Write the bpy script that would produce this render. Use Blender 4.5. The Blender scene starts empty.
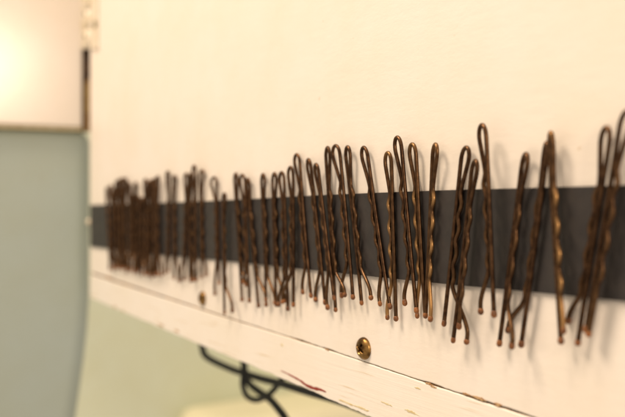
import bpy, bmesh, math, random
from mathutils import Vector, noise

random.seed(11)
# ------------------------------------------------------------------ camera
# door board lies in the plane y = 0, seen face looks to -y, x runs away from the hinge, z is up (metres)
FPX = 800.0
TH0 = math.atan(502.5 / FPX)
FW = Vector((-math.cos(TH0), math.sin(TH0), 0))
RT = Vector((math.sin(TH0), math.cos(TH0), 0))
UP = Vector((0, 0, 1))
Z0 = 0.2842
CAM = Vector((Z0 * math.cos(TH0), -Z0 * math.sin(TH0), 0))
scene = bpy.context.scene
cd = bpy.data.cameras.new("camera")
cam = bpy.data.objects.new("camera", cd)
scene.collection.objects.link(cam)
cam.location = CAM
cam.rotation_euler = FW.to_track_quat('-Z', 'Y').to_euler()
cd.sensor_width = 36.0
cd.lens = FPX / 625.0 * 36.0
cd.clip_start = 0.005
cd.clip_end = 50
cd.dof.use_dof = True
cd.dof.focus_distance = 0.240
cd.dof.aperture_fstop = 10.0
scene.camera = cam

# ------------------------------------------------------------------ light
world = bpy.data.worlds.new("World")
scene.world = world
world.use_nodes = True
bg = world.node_tree.nodes["Background"]
bg.inputs[0].default_value = (1.0, 0.82, 0.655, 1)
bg.inputs[1].default_value = 0.63
scene.view_settings.view_transform = 'Standard'
scene.view_settings.look = 'None'
scene.view_settings.exposure = 0
scene.view_settings.gamma = 1


def area(name, loc, target, size, energy, col):
    ld = bpy.data.lights.new(name, 'AREA')
    ld.shape = 'DISK'
    ld.size = size
    ld.energy = energy
    ld.color = col
    o = bpy.data.objects.new(name, ld)
    scene.collection.objects.link(o)
    o.location = loc
    o.rotation_euler = (Vector(target) - Vector(loc)).to_track_quat('-Z', 'Y').to_euler()
    return o


area("vanity_lamp_upper", (-0.25, -0.62, 0.95), (0, 0, 0), 0.40, 12.8, (1.0, 0.79, 0.60))
area("ceiling_lamp", (0.10, -0.42, 1.25), (0, 0, 0), 0.32, 6.9, (1.0, 0.785, 0.615))
area("vanity_lamp_side", (1.05, -0.31, 0.31), (-0.25, -0.05, 0.05), 0.17, 3.8, (1.0, 0.80, 0.60))

# ------------------------------------------------------------------ helpers


def unproj(px, py, d=0.0):
    """pixel of the photograph -> point on the plane y = -d (in front of the door board)"""
    D = FW + RT * ((px - 312.5) / FPX) + UP * ((208.5 - py) / FPX)
    t = (-d - CAM.y) / D.y
    return CAM + D * t


def project(p):
    v = p - CAM
    z = v.dot(FW)
    return 312.5 + FPX * v.dot(RT) / z, 208.5 - FPX * v.z / z


GE = RT * math.sin(math.radians(68)) + FW * math.cos(math.radians(68))
GN = Vector((GE.y, -GE.x, 0))
G0 = Vector((-0.276, 0.0, 0))


def unproj_g(px, py, off=0.0):
    D = FW + RT * ((px - 312.5) / FPX) + UP * ((208.5 - py) / FPX)
    P0 = G0 + GN * off
    t = (P0 - CAM).dot(GN) / D.dot(GN)
    return CAM + D * t


def empty(name, loc=(0, 0, 0)):
    o = bpy.data.objects.new(name, None)
    o.empty_display_size = 0.01
    o.location = loc
    scene.collection.objects.link(o)
    return o


def tag(o, label=None, cat=None, group=None, kind=None):
    if label: o["label"] = label
    if cat: o["category"] = cat
    if group: o["group"] = group
    if kind: o["kind"] = kind
    return o


def link(name, bm, mat, parent=None, smooth=True):
    bmesh.ops.recalc_face_normals(bm, faces=bm.faces)
    me = bpy.data.meshes.new(name)
    bm.to_mesh(me)
    bm.free()
    me.materials.append(mat)
    if smooth:
        for p in me.polygons: p.use_smooth = True
    o = bpy.data.objects.new(name, me)
    scene.collection.objects.link(o)
    if parent:
        o.parent = parent
        o.location = -parent.location
    return o


def prism(bm, pts, vec):
    """closed polygon pts (3D, planar) extruded along vec"""
    a = [bm.verts.new(p) for p in pts]
    b = [bm.verts.new(p + vec) for p in pts]
    bm.faces.new(a)
    bm.faces.new(list(reversed(b)))
    n = len(a)
    for i in range(n):
        j = (i + 1) % n
        bm.faces.new((a[i], b[i], b[j], a[j]))


def bevel(o, w, seg=3, ang=40):
    m = o.modifiers.new("bevel", 'BEVEL')
    m.width = w
    m.segments = seg
    m.limit_method = 'ANGLE'
    m.angle_limit = math.radians(ang)
    for p in o.data.polygons: p.use_smooth = False
    return o


def tube(bm, pts, r, n=10, cap=True):
    rings = []
    t0 = (pts[1] - pts[0]).normalized()
    ref = Vector((0, 1, 0))
    if abs(t0.dot(ref)) > .9: ref = Vector((1, 0, 0))
    nrm = (ref - t0 * ref.dot(t0)).normalized()
    for i, p in enumerate(pts):
        t = (pts[min(i + 1, len(pts) - 1)] - pts[max(i - 1, 0)]).normalized()
        nrm = (nrm - t * nrm.dot(t)).normalized()
        bi = t.cross(nrm)
        rr = r[i] if isinstance(r, list) else r
        rings.append([bm.verts.new(p + (nrm * math.cos(k * 2 * math.pi / n) + bi * math.sin(k * 2 * math.pi / n)) * rr) for k in range(n)])
    for a, b in zip(rings, rings[1:]):
        for k in range(n):
            bm.faces.new((a[k], a[(k + 1) % n], b[(k + 1) % n], b[k]))
    if cap:
        bm.faces.new(list(reversed(rings[0])))
        bm.faces.new(rings[-1])


def spline(pts, k=8):
    out = []
    P = [pts[0] * 2 - pts[1]] + list(pts) + [pts[-1] * 2 - pts[-2]]
    for i in range(1, len(P) - 2):
        for j in range(k):
            t = j / k
            a, b, c, d = P[i - 1], P[i], P[i + 1], P[i + 2]
            out.append(0.5 * ((2 * b) + (c - a) * t + (2 * a - 5 * b + 4 * c - d) * t * t + (3 * b - a - 3 * c + d) * t ** 3))
    out.append(pts[-1])
    return out


# ------------------------------------------------------------------ materials


def new_mat(name):
    m = bpy.data.materials.new(name)
    m.use_nodes = True
    nt = m.node_tree
    return m, nt, nt.nodes["Principled BSDF"]


def N(nt, typ, **kw):
    n = nt.nodes.new(typ)
    for k, v in kw.items():
        if k.startswith("i_"):
            n.inputs[k[2:].replace("_", " ")].default_value = v
        else:
            setattr(n, k, v)
    return n


def coords(nt, scale=(1, 1, 1), rot=(0, 0, 0)):
    g = N(nt, "ShaderNodeNewGeometry")
    mp = N(nt, "ShaderNodeMapping")
    mp.inputs["Scale"].default_value = scale
    mp.inputs["Rotation"].default_value = rot
    nt.links.new(g.outputs["Position"], mp.inputs["Vector"])
    return mp.outputs[0]


def ramp(nt, src, stops):
    r = N(nt, "ShaderNodeValToRGB")
    e = r.color_ramp.elements
    e[0].position, e[0].color = stops[0][0], stops[0][1]
    e[1].position, e[1].color = stops[-1][0], stops[-1][1]
    for p, c in stops[1:-1]:
        x = e.new(p)
        x.color = c
    nt.links.new(src, r.inputs[0])
    return r.outputs[0]


def mix(nt, fac, a, b):
    m = N(nt, "ShaderNodeMix", data_type='RGBA')
    if isinstance(fac, float): m.inputs[0].default_value = fac
    else: nt.links.new(fac, m.inputs[0])
    for s, v in ((6, a), (7, b)):
        if isinstance(v, tuple): m.inputs[s].default_value = v
        else: nt.links.new(v, m.inputs[s])
    return m.outputs[2]


def paint(name, col, dirty, streak, bump=0.25, rough=0.42):
    m, nt, b = new_mat(name)
    n1 = N(nt, "ShaderNodeTexNoise", i_Scale=28.0, i_Detail=6.0, i_Roughness=0.6)
    nt.links.new(coords(nt), n1.inputs["Vector"])
    soft = ramp(nt, n1.outputs[0], [(0.35, (0, 0, 0, 1)), (0.7, (1, 1, 1, 1))])
    c = mix(nt, soft, col, tuple(v * f for v, f in zip(col[:3], (0.97, 0.95, 0.90))) + (1,))
    # brush streaks, long along x
    n2 = N(nt, "ShaderNodeTexNoise", i_Scale=1.0, i_Detail=4.0, i_Roughness=0.65)
    nt.links.new(coords(nt, (22, 22, 900) if streak else (120, 120, 300), (0, math.radians(-1.7), 0)), n2.inputs["Vector"])
    st = ramp(nt, n2.outputs[0], [(0.585, (0, 0, 0, 1)), (0.66, (1, 1, 1, 1))])
    if streak:
        n4 = N(nt, "ShaderNodeTexNoise", i_Scale=45.0, i_Detail=2.0)
        nt.links.new(coords(nt), n4.inputs["Vector"])
        gate = ramp(nt, n4.outputs[0], [(0.46, (0, 0, 0, 1)), (0.60, (0.75, 0.75, 0.75, 1))])
        mu = N(nt, "ShaderNodeMath", operation='MULTIPLY')
        nt.links.new(st, mu.inputs[0])
        nt.links.new(gate, mu.inputs[1])
        c = mix(nt, mu.outputs[0], c, dirty)
    # tiny dirt specks
    n3 = N(nt, "ShaderNodeTexNoise", i_Scale=330.0, i_Detail=2.0)
    nt.links.new(coords(nt), n3.inputs["Vector"])
    sp = ramp(nt, n3.outputs[0], [(0.73, (0, 0, 0, 1)), (0.80, (0.55, 0.55, 0.55, 1))])
    c = mix(nt, sp, c, dirty)
    nt.links.new(c, b.inputs["Base Color"])
    b.inputs["Roughness"].default_value = rough
    bp = N(nt, "ShaderNodeBump", i_Strength=bump, i_Distance=0.0006)
    ad = N(nt, "ShaderNodeMath", operation='ADD')
    nt.links.new(n2.outputs[0], ad.inputs[0])
    nt.links.new(n1.outputs[0], ad.inputs[1])
    nt.links.new(ad.outputs[0], bp.inputs["Height"])
    nt.links.new(bp.outputs[0], b.inputs["Normal"])
    return m


M_PANEL = paint("panel_paint", (0.83, 0.78, 0.71, 1), (0.55, 0.40, 0.22, 1), False, 0.18)
M_RAIL = paint("rail_paint", (0.85, 0.81, 0.74, 1), (0.58, 0.42, 0.20, 1), True, 0.2)
M_CAB = paint("cabinet_paint", (0.72, 0.66, 0.59, 1), (0.5, 0.4, 0.2, 1), False, 0.03, 0.20)
M_GREEN = paint("green_wall_paint", (0.38, 0.45, 0.415, 1), (0.32, 0.26, 0.20, 1), False, 0.2, 0.6)
M_FAR = paint("far_wall_paint", (0.68, 0.74, 0.58, 1), (0.45, 0.5, 0.35, 1), False, 0.2, 0.7)


def simple(name, col, rough=0.5, metal=0.0, var=0.25, scale=400.0, col2=None):
    m, nt, b = new_mat(name)
    n1 = N(nt, "ShaderNodeTexNoise", i_Scale=scale, i_Detail=4.0)
    nt.links.new(coords(nt), n1.inputs["Vector"])
    f = ramp(nt, n1.outputs[0], [(0.38, (0, 0, 0, 1)), (0.62, (1, 1, 1, 1))])
    c2 = col2 or tuple(v * (1 - var) for v in col[:3]) + (1,)
    nt.links.new(mix(nt, f, col, c2), b.inputs["Base Color"])
    b.inputs["Roughness"].default_value = rough
    b.inputs["Metallic"].default_value = metal
    bp = N(nt, "ShaderNodeBump", i_Strength=0.15, i_Distance=0.0002)
    nt.links.new(n1.outputs[0], bp.inputs["Height"])
    nt.links.new(bp.outputs[0], b.inputs["Normal"])
    return m


M_WIRE = simple("bronze_wire", (0.105, 0.054, 0.025, 1), 0.34, 0.85, scale=500, col2=(0.046, 0.022, 0.010, 1))
nt = M_WIRE.node_tree      # the lacquer is rubbed through to gold on the crimps
bs_ = nt.nodes["Principled BSDF"]
src = bs_.inputs["Base Color"].links[0].from_socket
wa = N(nt, "ShaderNodeAttribute", attribute_name="wear")
nt.links.new(mix(nt, wa.outputs["Fac"], src, (0.44, 0.25, 0.10, 1)), bs_.inputs["Base Color"])
M_TIP = simple("amber_tip", (0.27, 0.100, 0.024, 1), 0.36, 0.0, scale=450, col2=(0.11, 0.040, 0.012, 1))
M_STRIP = simple("magnet_rubber", (0.031, 0.026, 0.023, 1), 0.5, 0.0, scale=240, col2=(0.022, 0.019, 0.018, 1))
M_BRASS = simple("brass", (0.36, 0.21, 0.07, 1), 0.32, 0.95, scale=420, col2=(0.10, 0.055, 0.02, 1))
M_WOOD = simple("old_wood", (0.42, 0.24, 0.07, 1), 0.7, 0.0, scale=150, col2=(0.09, 0.04, 0.018, 1))
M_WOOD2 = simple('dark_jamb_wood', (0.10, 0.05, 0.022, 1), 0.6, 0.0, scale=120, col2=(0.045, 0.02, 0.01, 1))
M_JAMBGOLD = simple("golden_jamb_tone", (0.42, 0.28, 0.09, 1), 0.4, 0.0, scale=60, col2=(0.25, 0.12, 0.03, 1))  # brighter lower tone of the jamb gap, put into the colour
M_RED = simple("old_red_paint", (0.30, 0.035, 0.02, 1), 0.5, scale=300)
M_YEL = simple("old_yellow_paint", (0.62, 0.50, 0.26, 1), 0.5, scale=300, col2=(0.72, 0.63, 0.42, 1))
M_CHIP = simple("bare_brown_chip", (0.34, 0.17, 0.06, 1), 0.6, scale=900, col2=(0.55, 0.38, 0.20, 1))
M_CORD = simple("black_rubber", (0.006, 0.008, 0.007, 1), 0.6, scale=300)
M_HINGE = simple("hinge_white_paint", (0.76, 0.70, 0.58, 1), 0.35, 0.0, scale=220, col2=(0.66, 0.58, 0.42, 1))
M_BLIND = simple("tarnished_screw", (0.20, 0.17, 0.08, 1), 0.5, 0.2, scale=500)
M_CREAM = simple("cream_ledge", (0.80, 0.76, 0.54, 1), 0.35, 0.0, scale=20, var=0.06)

# ------------------------------------------------------------------ the door


def jit(x, s, k):
    return noise.noise(Vector((x * s, k, 0.3)))


def line_z(pxpts, d=0.0):
    P = [unproj(a, b, d) for a, b in pxpts]

    def f(x):
        for p, q in zip(P, P[1:]):
            if x <= q.x or q is P[-1]:
                return p.z + (q.z - p.z) * (x - p.x) / (q.x - p.x)
    return f


crack = line_z([(90, 272), (230, 318.5), (327, 349.5), (429.5, 384), (520, 413.5)])
rail_low = line_z([(90, 297.5), (202, 345.5), (281, 378), (369, 416)])
XL = unproj(90.3, 250).x
XR = 0.24
door = empty("cabinet_door", (XL, 0, crack(XL)))
tag(door, "open white painted cabinet door board with chipped lower edge holding the dark strip", "door")


def smooth_n(x, amp, s, k):
    v = jit(x, s, k) + 0.5 * jit(x, s * 2.7, k + 5) + 0.3 * jit(x, s * 7, k + 9)
    return amp * v


n = 420
xs = [XL + (XR - XL) * i / n for i in range(n + 1)]
chip_x = [unproj(p, 300).x for p in (112, 330, 432, 478, 512, 300)]


def chip(x, amp=0.00045):
    return sum(amp * math.exp(-((x - c) / (0.0022 + 0.001 * i)) ** 2) for i, c in enumerate(chip_x))


bm = bmesh.new()
pts = [Vector((x, 0, crack(x) + 0.00010 + abs(smooth_n(x, 0.00022, 260, 1.0)) + 0.6 * chip(x))) for x in xs]
pts += [Vector((XR, 0, 0.30)), Vector((XL - 0.001, 0, 0.30))]
prism(bm, pts, Vector((0, 0.0065, 0)))
bevel(link("panel", bm, M_PANEL, door), 0.00035, 2, 50)

bm = bmesh.new()
top = [Vector((x, -0.0001, crack(x) - 0.00006 - 0.0011 * max(0, min(1, (-0.02 - x) / 0.2)) - abs(smooth_n(x, 0.00016, 230, 4.0)) - 0.3 * chip(x))) for x in xs]
low = [Vector((x, -0.0001, rail_low(x) + smooth_n(x, 0.00035, 120, 7.0))) for x in reversed(xs)]
prism(bm, top + low, Vector((0, 0.0181, 0)))
rail = bevel(link("bottom_rail", bm, M_RAIL, door), 0.0003, 3, 50)
tag(rail, "chipped white wooden rail along the door's lower edge")

bm = bmesh.new()   # bare wood seen in the crack
a = [Vector((x, 0.0012, crack(x) + 0.004)) for x in (XL + .002, 0, XR - .002)]
b_ = [Vector((x, 0.0012, crack(x) - 0.004)) for x in (XR - .002, 0, XL + .002)]
bm2 = bmesh.new()
prism(bm2, [p - Vector((0, 0.0004, 0)) for p in a + b_], Vector((0, 0.0002, 0)))
bm.free()
link("core_strip", bm2, M_WOOD, door, False)
bm = bmesh.new()   # stile at the hinge edge and the back of the door
prism(bm, [Vector((XL, 0.0067, 0.30)), Vector((XL + 0.03, 0.0067, 0.30)), Vector((XL + 0.03, 0.0067, crack(XL) + .002)), Vector((XL, 0.0067, crack(XL) + .002))], Vector((0, 0.0113, 0)))
bevel(link("stile", bm, M_CAB, door), 0.0005, 2)


def blob(bm, cx, cz, ln, ht, ang, th, k, d=0.0004):
    pts = []
    for i in range(36):
        a = i / 36 * 2 * math.pi
        rr = 1 + 0.75 * noise.noise(Vector((math.cos(a) * 2.6 + k, math.sin(a) * 2.6, k * 2.1))) + 0.5 * noise.noise(Vector((math.cos(a) * 6, math.sin(a) * 6, k * 3.3)))
        u, v = ln * math.cos(a) * rr, ht * math.sin(a) * rr
        pts.append(Vector((cx + u * math.cos(ang) - v * math.sin(ang), -d - th, cz + u * math.sin(ang) + v * math.cos(ang))))
    prism(bm, pts, Vector((0, th + 0.00005, 0)))


rail_ang = math.atan2(crack(0.1) - crack(-0.1), 0.2)
for (px, py, ln, ht, k, mt) in [(428.5, 384, .0016, .00045, 1, M_CHIP), (432, 387, .0011, .0003, 2, M_CHIP), (326, 349.5, .0013, .00035, 3, M_CHIP),
                                (478, 398.5, .0024, .0005, 4, M_CHIP), (497, 405, .0014, .00055, 5, M_CHIP), (466, 394.5, .0016, .0003, 6, M_CHIP),
                                (281, 345, .0006, .0009, 7, M_YEL), (417, 388.5, .0009, .0004, 8, M_YEL),
                                (410, 412, .0020, .0007, 9, M_YEL), (345, 402.5, .003, .0006, 10, M_YEL), (361, 408.5, .0026, .0006, 11, M_YEL),
                                (386, 404, .0016, .0004, 12, M_YEL), (114, 307, .003, .0007, 13, M_CHIP), (122, 311, .003, .0005, 14, M_CHIP),
                                (160, 325, .004, .0006, 15, M_CHIP), (176, 331, .003, .0006, 16, M_CHIP), (108, 277, .004, .0007, 17, M_CHIP)]:
    p = unproj(px, py, 0.0005)
    bm = bmesh.new()
    blob(bm, p.x, p.z, ln * (1.3 if mt is M_YEL else 0.9), ht * (0.5 if mt is M_YEL else 0.7), rail_ang, 0.00008, k, 0.0001)
    o = link("paint_chip", bm, mt, door, False)
# the red streak where an older paint shows
bm = bmesh.new()
cl = spline([unproj(a, b, 0.00018) for a, b in ((281, 370.5), (290, 375), (300, 380.5), (306, 385), (313, 388), (320, 389.5), (326, 392))], 6)
up, dn = [], []
for i, p in enumerate(cl):
    t = i / (len(cl) - 1)
    w = (0.00012 + 0.00040 * math.sin(min(1, t ** 1.6) * math.pi) ** 0.7) * (1 + 0.5 * noise.noise(Vector((t * 14, 3, 1))))
    up.append(p + Vector((0, 0, w)))
    dn.append(p - Vector((0, 0, w)))
prism(bm, up + dn[::-1], Vector((0, 0.0001, 0)))
tag(link("paint_chip", bm, M_RED, door, False), "dark red streak of older paint on the lower rail")


def screw(px, py, D, rot, name="screw", parent=None, label=None, mat=M_BRASS, base=0.0):
    c = unproj(px, py, base)
    R = D / 2
    bm = bmesh.new()
    NR, NA = 34, 120
    rows = []
    for i in range(NR + 1):
        r = R * (i / NR)
        row = []
        for k in range(NA):
            a = k / NA * 2 * math.pi
            u, v = r * math.cos(a), r * math.sin(a)
            h = 0.27 * D * math.sqrt(max(0, 1 - (r / R) ** 2 * 0.985)) + 0.0001
            uu, vv = u * math.cos(rot) - v * math.sin(rot), u * math.sin(rot) + v * math.cos(rot)

            def slot(p, q):
                if abs(q) > 0.56 * R: return 0
                e = max(0, min(1, (0.17 * R - abs(p)) / (0.06 * R)))
                return e * max(0, min(1, (0.56 * R - abs(q)) / (0.25 * R)))
            h -= 0.17 * D * max(slot(uu, vv), slot(vv, uu))
            row.append(bm.verts.new(c + Vector((u, -h, v))))
            if i == 0: break
        rows.append(row)
    for k in range(NA):
        bm.faces.new((rows[0][0], rows[1][k], rows[1][(k + 1) % NA]))
    for ra, rb in zip(rows[1:], rows[2:]):
        for k in range(NA):
            bm.faces.new((ra[k], rb[k], rb[(k + 1) % NA], ra[(k + 1) % NA]))
    edge = [bm.verts.new(c + Vector((R * math.cos(k / NA * 2 * math.pi), 0.001, R * math.sin(k / NA * 2 * math.pi)))) for k in range(NA)]
    for k in range(NA):
        bm.faces.new((rows[-1][k], edge[k], edge[(k + 1) % NA], rows[-1][(k + 1) % NA]))
    o = link(name, bm, mat, parent)
    return tag(o, label) if label else o


screw(364.3, 348.3, 0.0072, 0.5, "screw", door, "sharp round brass cross-head screw below the strip at the chipped seam")
screw(203, 298.3, 0.0064, 1.1, "screw", door, "small blurred brass screw nearer the hinge", M_BRASS)
screw(88.5, 222, 0.004, 0.2, "screw", door, "tiny pale screw head at the hinge edge", M_HINGE, 0.0006)

# ------------------------------------------------------------------ magnetic strip
ST = 0.0009
tp = [(90, 205.0), (155, 203), (235, 199.7), (280, 197.2), (340, 194.2), (450, 190), (500, 188.7), (600, 185.8), (660, 184)]
bt = [(90, 246.5), (155, 254), (240, 262.2), (310, 269.7), (370, 276.2), (450, 284.4), (530, 291.8), (610, 300), (660, 305)]
bm = bmesh.new()
A = spline([unproj(x, y, ST) for x, y in tp], 5)
B = spline([unproj(x, y, ST) for x, y in bt], 5)
prism(bm, A + B[::-1], Vector((0, ST - 0.00005, 0)))
strip = bevel(link("magnetic_strip", bm, M_STRIP, None, False), 0.00015, 2, 50)
tag(strip, "long dark charcoal magnetic strip stuck across the white door behind all the pins", "magnetic strip")

# ------------------------------------------------------------------ bobby pins
WR = 0.00059      # wire radius


def Zof(px):
    return Z0 * 502.5 / (px + 190.0)


def make_pin(T, wpx, side, S, W, label, layer=0.0, worn=None, w_c=0.0036, flat=False):
    px = T[0]
    Z = Zof(px)
    psi = math.atan((px - 312.5) / FPX)
    th = TH0 + psi
    wc_px = max(0.3, wpx - FPX / Z * 2 * WR)
    s = wc_px * Z * math.cos(psi) / (FPX * w_c)
    phi = th - math.asin(max(0.05, min(1, s)))
    if phi < 0:
        w_c = wc_px * Z * math.cos(psi) / (FPX * math.sin(th))
        phi = 0.0
    if phi > math.radians(26):
        phi = math.radians(26)
        w_c = wc_px * Z * math.cos(psi) / (FPX * math.sin(th - phi))
    d0 = ST + WR + 0.00005 + layer
    lift = math.sin(phi)
    T3 = unproj(T[0], T[1] + WR * FPX / Z, d0 + lift * w_c / 2)
    S3 = unproj(S[0], S[1], d0 + lift * w_c / 2)
    A = (S3 - T3)
    A.y = 0
    A.normalize()
    Bp = Vector((-A.z, 0, A.x))          # to the right, for A pointing down
    if Bp.x < 0: Bp = -Bp
    Bv = Bp * math.cos(phi) + Vector((0, -1, 0)) * math.sin(phi)

    def P(a, b): return T3 + A * a + Bv * b

    def solve(t):
        a, b = 0.045, 0.0
        for _ in range(8):
            x, y = project(P(a, b))
            h = 1e-5
            xa, ya = project(P(a + h, b))
            xb, yb = project(P(a, b + h))
            j11, j12, j21, j22 = (xa - x) / h, (xb - x) / h, (ya - y) / h, (yb - y) / h
            det = j11 * j22 - j12 * j21
            ex, ey = t[0] - x, t[1] - y
            a += (ex * j22 - ey * j12) / det
            b += (ey * j11 - ex * j21) / det
        return a, b
    aS, bS = solve(S)
    aW, bW = solve(W)
    bW = max(-0.014, min(0.014, bW))
    bS = max(-0.004, min(0.004, bS))
    k = aS / 0.050
    hw = w_c / 2
    gap = 2 * WR + 0.00005
    lo = 0.0030 * k

    bow = random.uniform(-0.00025, 0.00025)

    def bs(a):        # straight leg
        t = (a - lo) / (aS - lo)
        return -side * hw * (1 - t) + bS * t + side * bow * math.sin(math.pi * max(0, t)) * 2

    def ss(t):
        t = max(0, min(1, t))
        return t * t * (3 - 2 * t)
    a1 = 0.0125 * k
    a2 = 0.0385 * k
    ph = random.uniform(-0.6, 0.6)
    per = 0.0068 * k

    def bw(a):
        near = bs(a) + side * gap
        if a < a1:
            t = (a - lo) / (a1 - lo)
            return side * hw * (1 - t ** 1.1) + near * t ** 1.1
        w = 0.5 - 0.5 * math.cos((a - a1) / per * 2 * math.pi)
        v = near + side * 0.00125 * w * ss((a - a1) / 0.003) * (1 - ss((a - a2 + 0.002) / 0.003))
        if a > a2 - 0.001:
            t = (a - a2 + 0.001) / (aW - a2 + 0.001)
            t = min(1, t * 1.22)
            t = 0.45 * t + 0.55 * ss(t)
            v = v * (1 - t) + bW * t
        return v

    step = 0.0007
    path = []
    a = aS
    while a > lo:
        path.append((a, bs(a)))
        a -= step
    n1 = len(path)
    for i in range(11):
        g = math.pi * i / 10
        path.append((lo * (1 - math.sin(g)), -side * hw * math.cos(g)))
    a = lo + step
    while a < aW:
        path.append((a, bw(a)))
        a += step
    path.append((aW, bW))
    for it in range(5):
        q = path[:]
        for i in range(1, len(path) - 1):
            if it > 1 and (q[i][0] > a1): continue
            path[i] = tuple((q[i - 1][c] + 2 * q[i][c] + q[i + 1][c]) / 4 for c in (0, 1))
    p3 = [P(a, b) for a, b in path]
    dmin = WR + 0.00003
    for v, (a, b) in zip(p3, path):
        fl = max(0.0, (a - 0.035)) * 0.0
        lim = dmin
        if v.y > -lim: v.y = -lim
    wear = []
    for i, (a, b) in enumerate(path):
        w = 0.0
        if i > n1 + 10 and a > a1:
            if a < a2:
                w = max(0.0, 0.5 - 0.5 * math.cos((a - a1) / per * 2 * math.pi)) ** 2
            else:
                w = min(1.0, (a - a2) / 0.003) * 0.9
        elif n1 <= i <= n1 + 10:
            w = 0.35 * math.sin((i - n1) / 10 * math.pi)
        wear.append(w * (0.9 if worn else 0.11) + (0.05 if worn else 0.0))
    root = empty("bobby_pin", (T3.x, T3.y, T3.z))
    tag(root, label, "bobby pin", "bobby pins held on the magnetic strip")
    bm = bmesh.new()
    tube(bm, p3, WR, 10)
    wo = link("wire", bm, M_WIRE, root)
    at = wo.data.attributes.new("wear", 'FLOAT', 'POINT')
    for i, w in enumerate(wear):
        for q in range(10): at.data[i * 10 + q].value = w
    for end, prev in ((p3[0], p3[3]), (p3[-1], p3[-4])):
        d = (end - prev).normalized()
        bm = bmesh.new()
        rr = []
        f1, f2 = random.uniform(.90, 1.08), random.uniform(.75, 1.15)
        prof = [(-1.05 * f2, .592), (-.85 * f2, .64 * f1), (-.5 * f2, .71 * f1), (-.2, .75 * f1), (.08, .74 * f1), (.4, .64 * f1), (.62, .46), (.76, .2), (.79, .05)]
        tube(bm, [end + d * (u * 0.001) for u, r in prof], [r * 0.001 for u, r in prof], 12)
        link("tip", bm, M_TIP, root)
    return root


L, R_ = -1, 1
# loop top, loop width, side of the crimped leg, straight leg end, crimped leg end, label
CLUSTER = [
    ((107.0, 186.0), 4.2, R_, (110.0, 268), (113.0, 270), "badly out of focus beside the bare end of the strip"),
    ((110.6, 183.5), 4.4, L, (113.5, 267), (109.5, 269), "short blurred loop"),
    ((113.6, 187.5), 3.8, R_, (112.5, 266), (116.0, 268), "low loop in front of the first tall clump"),
    ((116.2, 179.5), 4.0, R_, (117.5, 266), (120.5, 267), "at the left of the first tall clump"),
    ((118.4, 178.0), 4.2, L, (119.5, 268), (116.5, 267), "crowded in the first tall clump"),
    ((120.9, 177.0), 4.8, L, (122.0, 269), (118.5, 268), "in the middle of the first tall clump"),
    ((123.2, 176.5), 4.4, R_, (123.0, 267), (126.5, 268), "crowded in the tallest part of the first clump"),
    ((125.6, 176.5), 4.8, R_, (124.5, 268), (128.5, 270), "right of the tallest part of the first clump"),
    ((129.0, 181.0), 4.0, L, (131.0, 270), (127.0, 272), "lower loop at the right of the first clump"),
    ((132.4, 193.0), 3.8, R_, (131.0, 268), (134.6, 269), "low loop in the shade between the clumps"),
    ((135.8, 180.6), 4.4, R_, (134.0, 271), (138.0, 270), "single loop standing up between two clumps"),
    ((138.4, 194), 4.0, L, (137.5, 272), (134.0, 273), "half hidden right of the single loop"),
    ((140.2, 197.0), 3.8, L, (139.0, 270), (135.5, 271), "low loop just before the second clump"),
    ((142.6, 196), 4.0, R_, (141.5, 275), (145.0, 273), "low loop leaning on the left edge of the second clump"),
    ((145.2, 177.2), 4.8, L, (145.0, 273), (141.5, 274), "left edge of the second clump"),
    ((147.6, 179.5), 4.2, R_, (147.0, 275), (150.5, 275), "crowded at the left of the second clump"),
    ((150.4, 178.5), 4.2, L, (149.5, 273), (146.5, 275), "in the middle of the second clump"),
    ((153.0, 177.6), 4.4, L, (155.5, 275), (152.0, 277), "right of the middle of the second clump"),
    ((155.4, 176.6), 4.4, R_, (154.0, 275), (158.0, 275), "crowded against the last pin of the second clump"),
    ((157.8, 174.4), 5.0, R_, (157.5, 274), (161.5, 275), "tallest and rightmost of the second clump"),
]
ORD = ["first", "second", "third", "fourth", "fifth", "sixth", "seventh", "eighth", "ninth", "tenth", "eleventh", "twelfth",
       "thirteenth", "fourteenth", "fifteenth", "sixteenth", "seventeenth", "eighteenth", "nineteenth", "twentieth"]
for i, (T, w, sd, S, W, lab) in enumerate(CLUSTER):
    make_pin(T, w + 0.2, sd, S, W, ORD[i] + " pin from the hinge, " + lab, 0.0011 * (i % 2))
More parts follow.
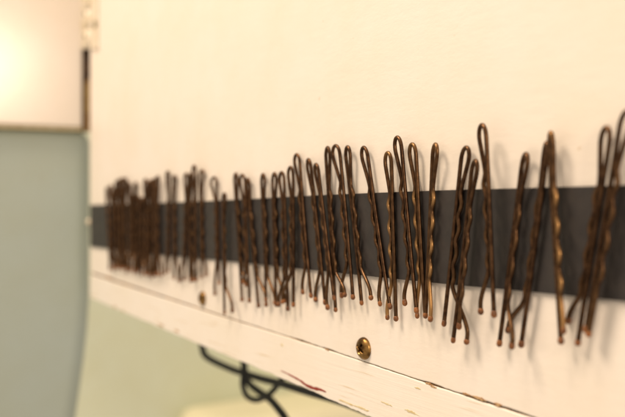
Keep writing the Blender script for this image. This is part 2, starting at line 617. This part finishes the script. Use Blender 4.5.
PINS = [
    ((167.6, 169.6), 4.4, L, (168.5, 271), (165.0, 273), "slim blurred bobby pin standing alone right of the second clump"),
    ((174.7, 173.8), 4.6, R_, (174.0, 278), (179.0, 280), "slim blurred bobby pin leaning slightly right, second after the second clump"),
    ((186.0, 171.5), 5.2, L, (184.5, 279), (179.8, 281), "blurred bobby pin at the left of a tight trio, loop nearly closed"),
    ((190.8, 171.5), 4.4, R_, (190.0, 277), (193.5, 280), "blurred bobby pin in the middle of the tight trio, lowest loop of the three"),
    ((194.0, 163.6), 5.2, L, (196.3, 280), (191.0, 281), "tallest bobby pin of the tight trio with its loop well above its neighbours"),
    ((202.0, 168.2), 6.0, R_, (201.5, 277), (206.0, 275), "blurred bobby pin with a small round loop just left of the wide open loop"),
    ((213.5, 175.4), 7.8, L, (219.0, 283), (214.8, 294), "bobby pin with a thin wide open loop, above right of the small blurred screw"),
    ((224.4, 191.2), 5.0, R_, (224.5, 313), (232.5, 311), "lowest hanging bobby pin, closed loop barely above the strip and tips far below it"),
    ((235.6, 171.2), 5.2, R_, (242.0, 300), (246.0, 285), "edge-on bobby pin at the left of an overlapping pair right of the lowest pin"),
    ((242.0, 172.6), 7.0, L, (249.5, 301), (243.5, 282), "bobby pin half hidden between two edge-on pins, thin loop leaning right"),
    ((247.6, 176.6), 5.2, R_, (258.6, 306), (265.8, 300), "edge-on bobby pin right of an overlapping pair, leaning with tips to the right"),
    ((263.0, 171.8), 5.8, R_, (266.2, 305), (275.0, 303), "upright bobby pin standing alone left of a close pair of loops"),
    ((274.4, 170.8), 6.4, R_, (276.2, 305), (284.6, 301), "left pin of a close pair of loops, upper right leg touching its neighbour"),
    ((281.4, 169.8), 7.0, L, (287.8, 309), (278.8, 305), "right pin of a close pair of loops with crossed flared tip"),
    ((290.4, 164.6), 7.4, L, (293.4, 305), (282.5, 302), "bobby pin with a narrow loop just below and left of a taller leaning loop"),
    ((296.2, 152.0), 7.8, L, (311.0, 296), (302.8, 292.5), "tall bobby pin leaning with tips to the right, first loop rising left of the middle"),
    ((308.0, 156.8), 7.0, L, (325.2, 303), (316.0, 300), "leaning bobby pin whose loop stands just above left of a shorter twin"),
    ((315.6, 161.8), 7.0, L, (334.0, 298), (327.6, 308), "shorter twin right of a leaning pin, slim closed loop"),
    ((327.4, 144.6), 7.6, R_, (335.6, 310), (344.8, 295), "slim upright bobby pin overlapped by a wide open loop on its right"),
    ((335.0, 143.0), 10.8, L, (353.0, 297.5), (341.8, 296), "bobby pin with the wide slanting loop, left leg crossing a slim pin"),
    ((347.2, 144.0), 8.2, R_, (361.6, 303), (371.0, 298), "bobby pin with a narrow brassy loop between two wider ones, crimped tip flaring right"),
    ((363.0, 144.6), 9.6, L, (390.0, 307), (380.0, 304), "bobby pin leaning strongly, loop far left of its tips, crimped tip flaring left"),
    ((387.6, 149.6), 10.2, L, (396.0, 319), (387.4, 317.6), "shortest loop of the sharp middle group with golden crimped tip crossing left"),
    ((396.8, 134.2), 10.6, L, (416.5, 311), (404.8, 303.5), "tallest loop of the sharp middle group, leaning with tips to the right"),
    ((411.8, 141.0), 10.6, L, (425.4, 316), (417.2, 316), "pin with worn golden crimps, second from right in the sharp middle group"),
    ((435.6, 141.0), 8.8, R_, (425.6, 316), (430.4, 319.5), "edge-on bobby pin with gold flecks down its front, alone right of the middle group"),
    ((466.8, 144.0), 12.4, R_, (444.0, 324), (466.6, 342), "bobby pin with wide arched loop leaning left, long crimped leg crossing to the right"),
    ((475.8, 157.2), 10.0, R_, (453.2, 340.5), (459.0, 327), "lower loop tucked between the arched loop and the tallest loop"),
    ((481.7, 121.5), 11.6, L, (494.0, 315), (480.8, 312), "bobby pin with the highest loop right of the middle, standing above a tucked in pair"),
    ((526.4, 150.2), 10.4, R_, (499.4, 344), (511.8, 346.5), "bobby pin with small open loop leaning left, alone left of the touching pair"),
    ((547.0, 139.0), 8.0, L, (521.2, 345), (512.5, 330), "thin dark leaning bobby pin whose top meets the gold topped one"),
    ((550.6, 128.8), 8.4, R_, (561.0, 341.5), (563.5, 331), "gold topped edge-on bobby pin with gold flecks, meeting a leaning pin at its top"),
    ((607.0, 123.4), 14.6, L, (577.8, 343), (568.4, 321), "large out of focus bobby pin with open loop near the right end, flared tip left"),
    ((628.0, 107.0), 16.0, R_, (585.8, 330), (588.5, 334), "rightmost bobby pin, blurred and cut by the right edge of the photo"),
]
layers = {k - 11: v for k, v in {18: .0010, 20: .0011, 24: .0011, 25: .0010, 30: .0011, 15: .001, 38: 0.0011, 34: .0011, 42: .0011, 44: 0.0011, 39: 0.0022, 28: .0011}.items()}
worn_ids = {k - 11 for k in (33, 35, 36, 42)}
for i, (T, w, sd, S, W, lab) in enumerate(PINS):
    make_pin(T, w + (0.9 if T[0] < 300 else 0), sd, S, W, lab, layers.get(i, 0.0), i in worn_ids)

# ------------------------------------------------------------------ hinge side: white cabinet, jamb, green wall


def gprism(bm, pxs, off, depth):
    prism(bm, [unproj_g(x, y, off) for x, y in pxs], -GN * depth)


bm = bmesh.new()
gprism(bm, [(-420, 118), (0, 124.6), (82.4, 127.4), (82.8, -60), (-420, -60)], 0.0, 0.020)
o = bevel(link("white_cabinet", bm, M_CAB), 0.0016, 3)
tag(o, "glossy white cabinet front at upper left, lamp glow on it, above the green wall", "cabinet")

bm = bmesh.new()
gprism(bm, [(-420, 113.5), (82.2, 130.6), (82.2, 127.3), (-420, 109.0)], -0.004, 0.012)
link("bottom_trim", bm, M_YEL, o, False)
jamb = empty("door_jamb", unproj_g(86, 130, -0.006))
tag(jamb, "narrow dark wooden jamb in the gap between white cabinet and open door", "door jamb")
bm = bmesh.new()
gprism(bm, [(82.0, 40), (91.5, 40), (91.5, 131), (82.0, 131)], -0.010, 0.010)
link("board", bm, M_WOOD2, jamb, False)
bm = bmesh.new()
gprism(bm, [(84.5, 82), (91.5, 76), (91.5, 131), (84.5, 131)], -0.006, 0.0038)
tag(bevel(link("golden_tone_piece", bm, M_JAMBGOLD, jamb, False), 0.0005), "added golden piece giving the jamb its brighter lower tone")  # added piece: the gap's dark-to-golden light gradient, set as two coloured parts

bm = bmesh.new()
prof = [(-420, 112)] + [(91.0, 130)] + [(90.5, 300), (88.5, 330), (85, 360), (81, 390), (77, 417), (70, 470), (60, 560), (-420, 560)]
gprism(bm, prof, -0.006, 0.02)
o = bevel(link("green_wall", bm, M_GREEN), 0.009, 10, 35)
tag(o, "grey green painted wall section below the white cabinet left of the door", "wall")

hinge = empty("butt_hinge", unproj_g(91, 30, 0.002))
tag(hinge, "white overpainted butt hinge at the top of the gap beside the door", "hinge")
bm = bmesh.new()
gprism(bm, [(81, -40), (89, -40), (89, 49), (81, 49)], 0.0012, 0.0012)
bevel(link("leaf", bm, M_HINGE, hinge), 0.0004)
bm = bmesh.new()
h0, h1 = unproj(90.5, 49, 0.0012), unproj(97, 49, 0.0012)
zt = 0.14
prism(bm, [h0, h1, Vector((h1.x, h1.y, zt)), Vector((h0.x, h0.y, zt))], Vector((0, 0.0011, 0)))
bevel(link("leaf", bm, M_HINGE, hinge), 0.0004)
kc = unproj_g(89.5, 49, 0.003)
for k in range(5):
    z0 = kc.z + k * 0.0125
    bm = bmesh.new()
    tube(bm, [Vector((kc.x, kc.y, z0 + t)) for t in (0, .0004, .0118, .0122)], [.0022, .0027, .0027, .0022], 20)
    link("knuckle", bm, M_HINGE, hinge)
for (px, py) in ((86, 14), (86, 36)):
    c = unproj_g(px, py, 0.0013)
    bm = bmesh.new()
    tube(bm, [c + GN * t for t in (-0.0004, 0.0004, 0.0008)], [.0018, .0018, .0011], 20)
    link("screw", bm, M_BLIND, hinge)
c = unproj(95.5, 24, 0.0012)
bm = bmesh.new()
tube(bm, [c + Vector((0, -t, 0)) for t in (-0.0004, 0.0005, 0.001)], [.0024, .0024, .0014], 20)
link("screw", bm, M_BLIND, hinge)

# ------------------------------------------------------------------ beyond the door
bm = bmesh.new()
prism(bm, [Vector((-0.75, y, z)) for y, z in ((-0.6, -0.8), (1.6, -0.8), (1.6, 0.6), (-0.6, 0.6))], Vector((-0.05, 0, 0)))
o = link("far_wall", bm, M_FAR, None, False)
tag(o, "pale yellowish green room wall seen blurred below the door", "wall")


def unproj_x(px, py, X):
    D = FW + RT * ((px - 312.5) / FPX) + UP * ((208.5 - py) / FPX)
    t = (X - CAM.x) / D.x
    return CAM + D * t


q0 = unproj_x(215, 428, -0.62)
bm = bmesh.new()
prism(bm, [Vector((-0.749, q0.y, q0.z)), Vector((-0.62, q0.y, q0.z)), Vector((-0.62, q0.y + 0.7, q0.z)), Vector((-0.749, q0.y + 0.7, q0.z))], Vector((0, 0, -0.05)))
o = bevel(link("cream_ledge", bm, M_CREAM), 0.024, 8)
tag(o, "pale cream ledge blurred at the bottom behind the black cord", "ledge")

# black cord hanging behind the door
DB = -0.045
bm = bmesh.new()


def cord(pl, r=0.0021):
    tube(bm, spline([unproj(x, y, DB + dd) for x, y, dd in pl], 8), r * 0.9, 12)


cord([(198, 318, .006), (201, 335, .006), (202.4, 347, .004), (205, 355, .003), (213.6, 361, 0), (231.5, 369, 0), (245, 373.5, 0), (263, 379, 0), (281, 383.5, 0), (305, 391, 0), (340, 401, 0), (375, 414, 0), (410, 428, .004)])
cord([(247, 345, .004), (244, 361, .004), (243.6, 373, .0045), (243, 385, .004), (247, 396, 0), (256, 400, -.002), (267, 396, -.004), (276, 387, -.004), (283, 377, -.004), (290, 362, -.004)], 0.0017)
cord([(243, 352, -.0044), (245, 372, -.0044), (249, 383, -.004), (258.4, 391, -.003), (269.6, 399, 0), (278.6, 409, .002), (286, 420, .002), (293, 440, .002), (297, 470, .002)], 0.0021)
o = link("power_cord", bm, M_CORD)
tag(o, "looped black power cord hanging blurred behind the door's lower edge", "cord")
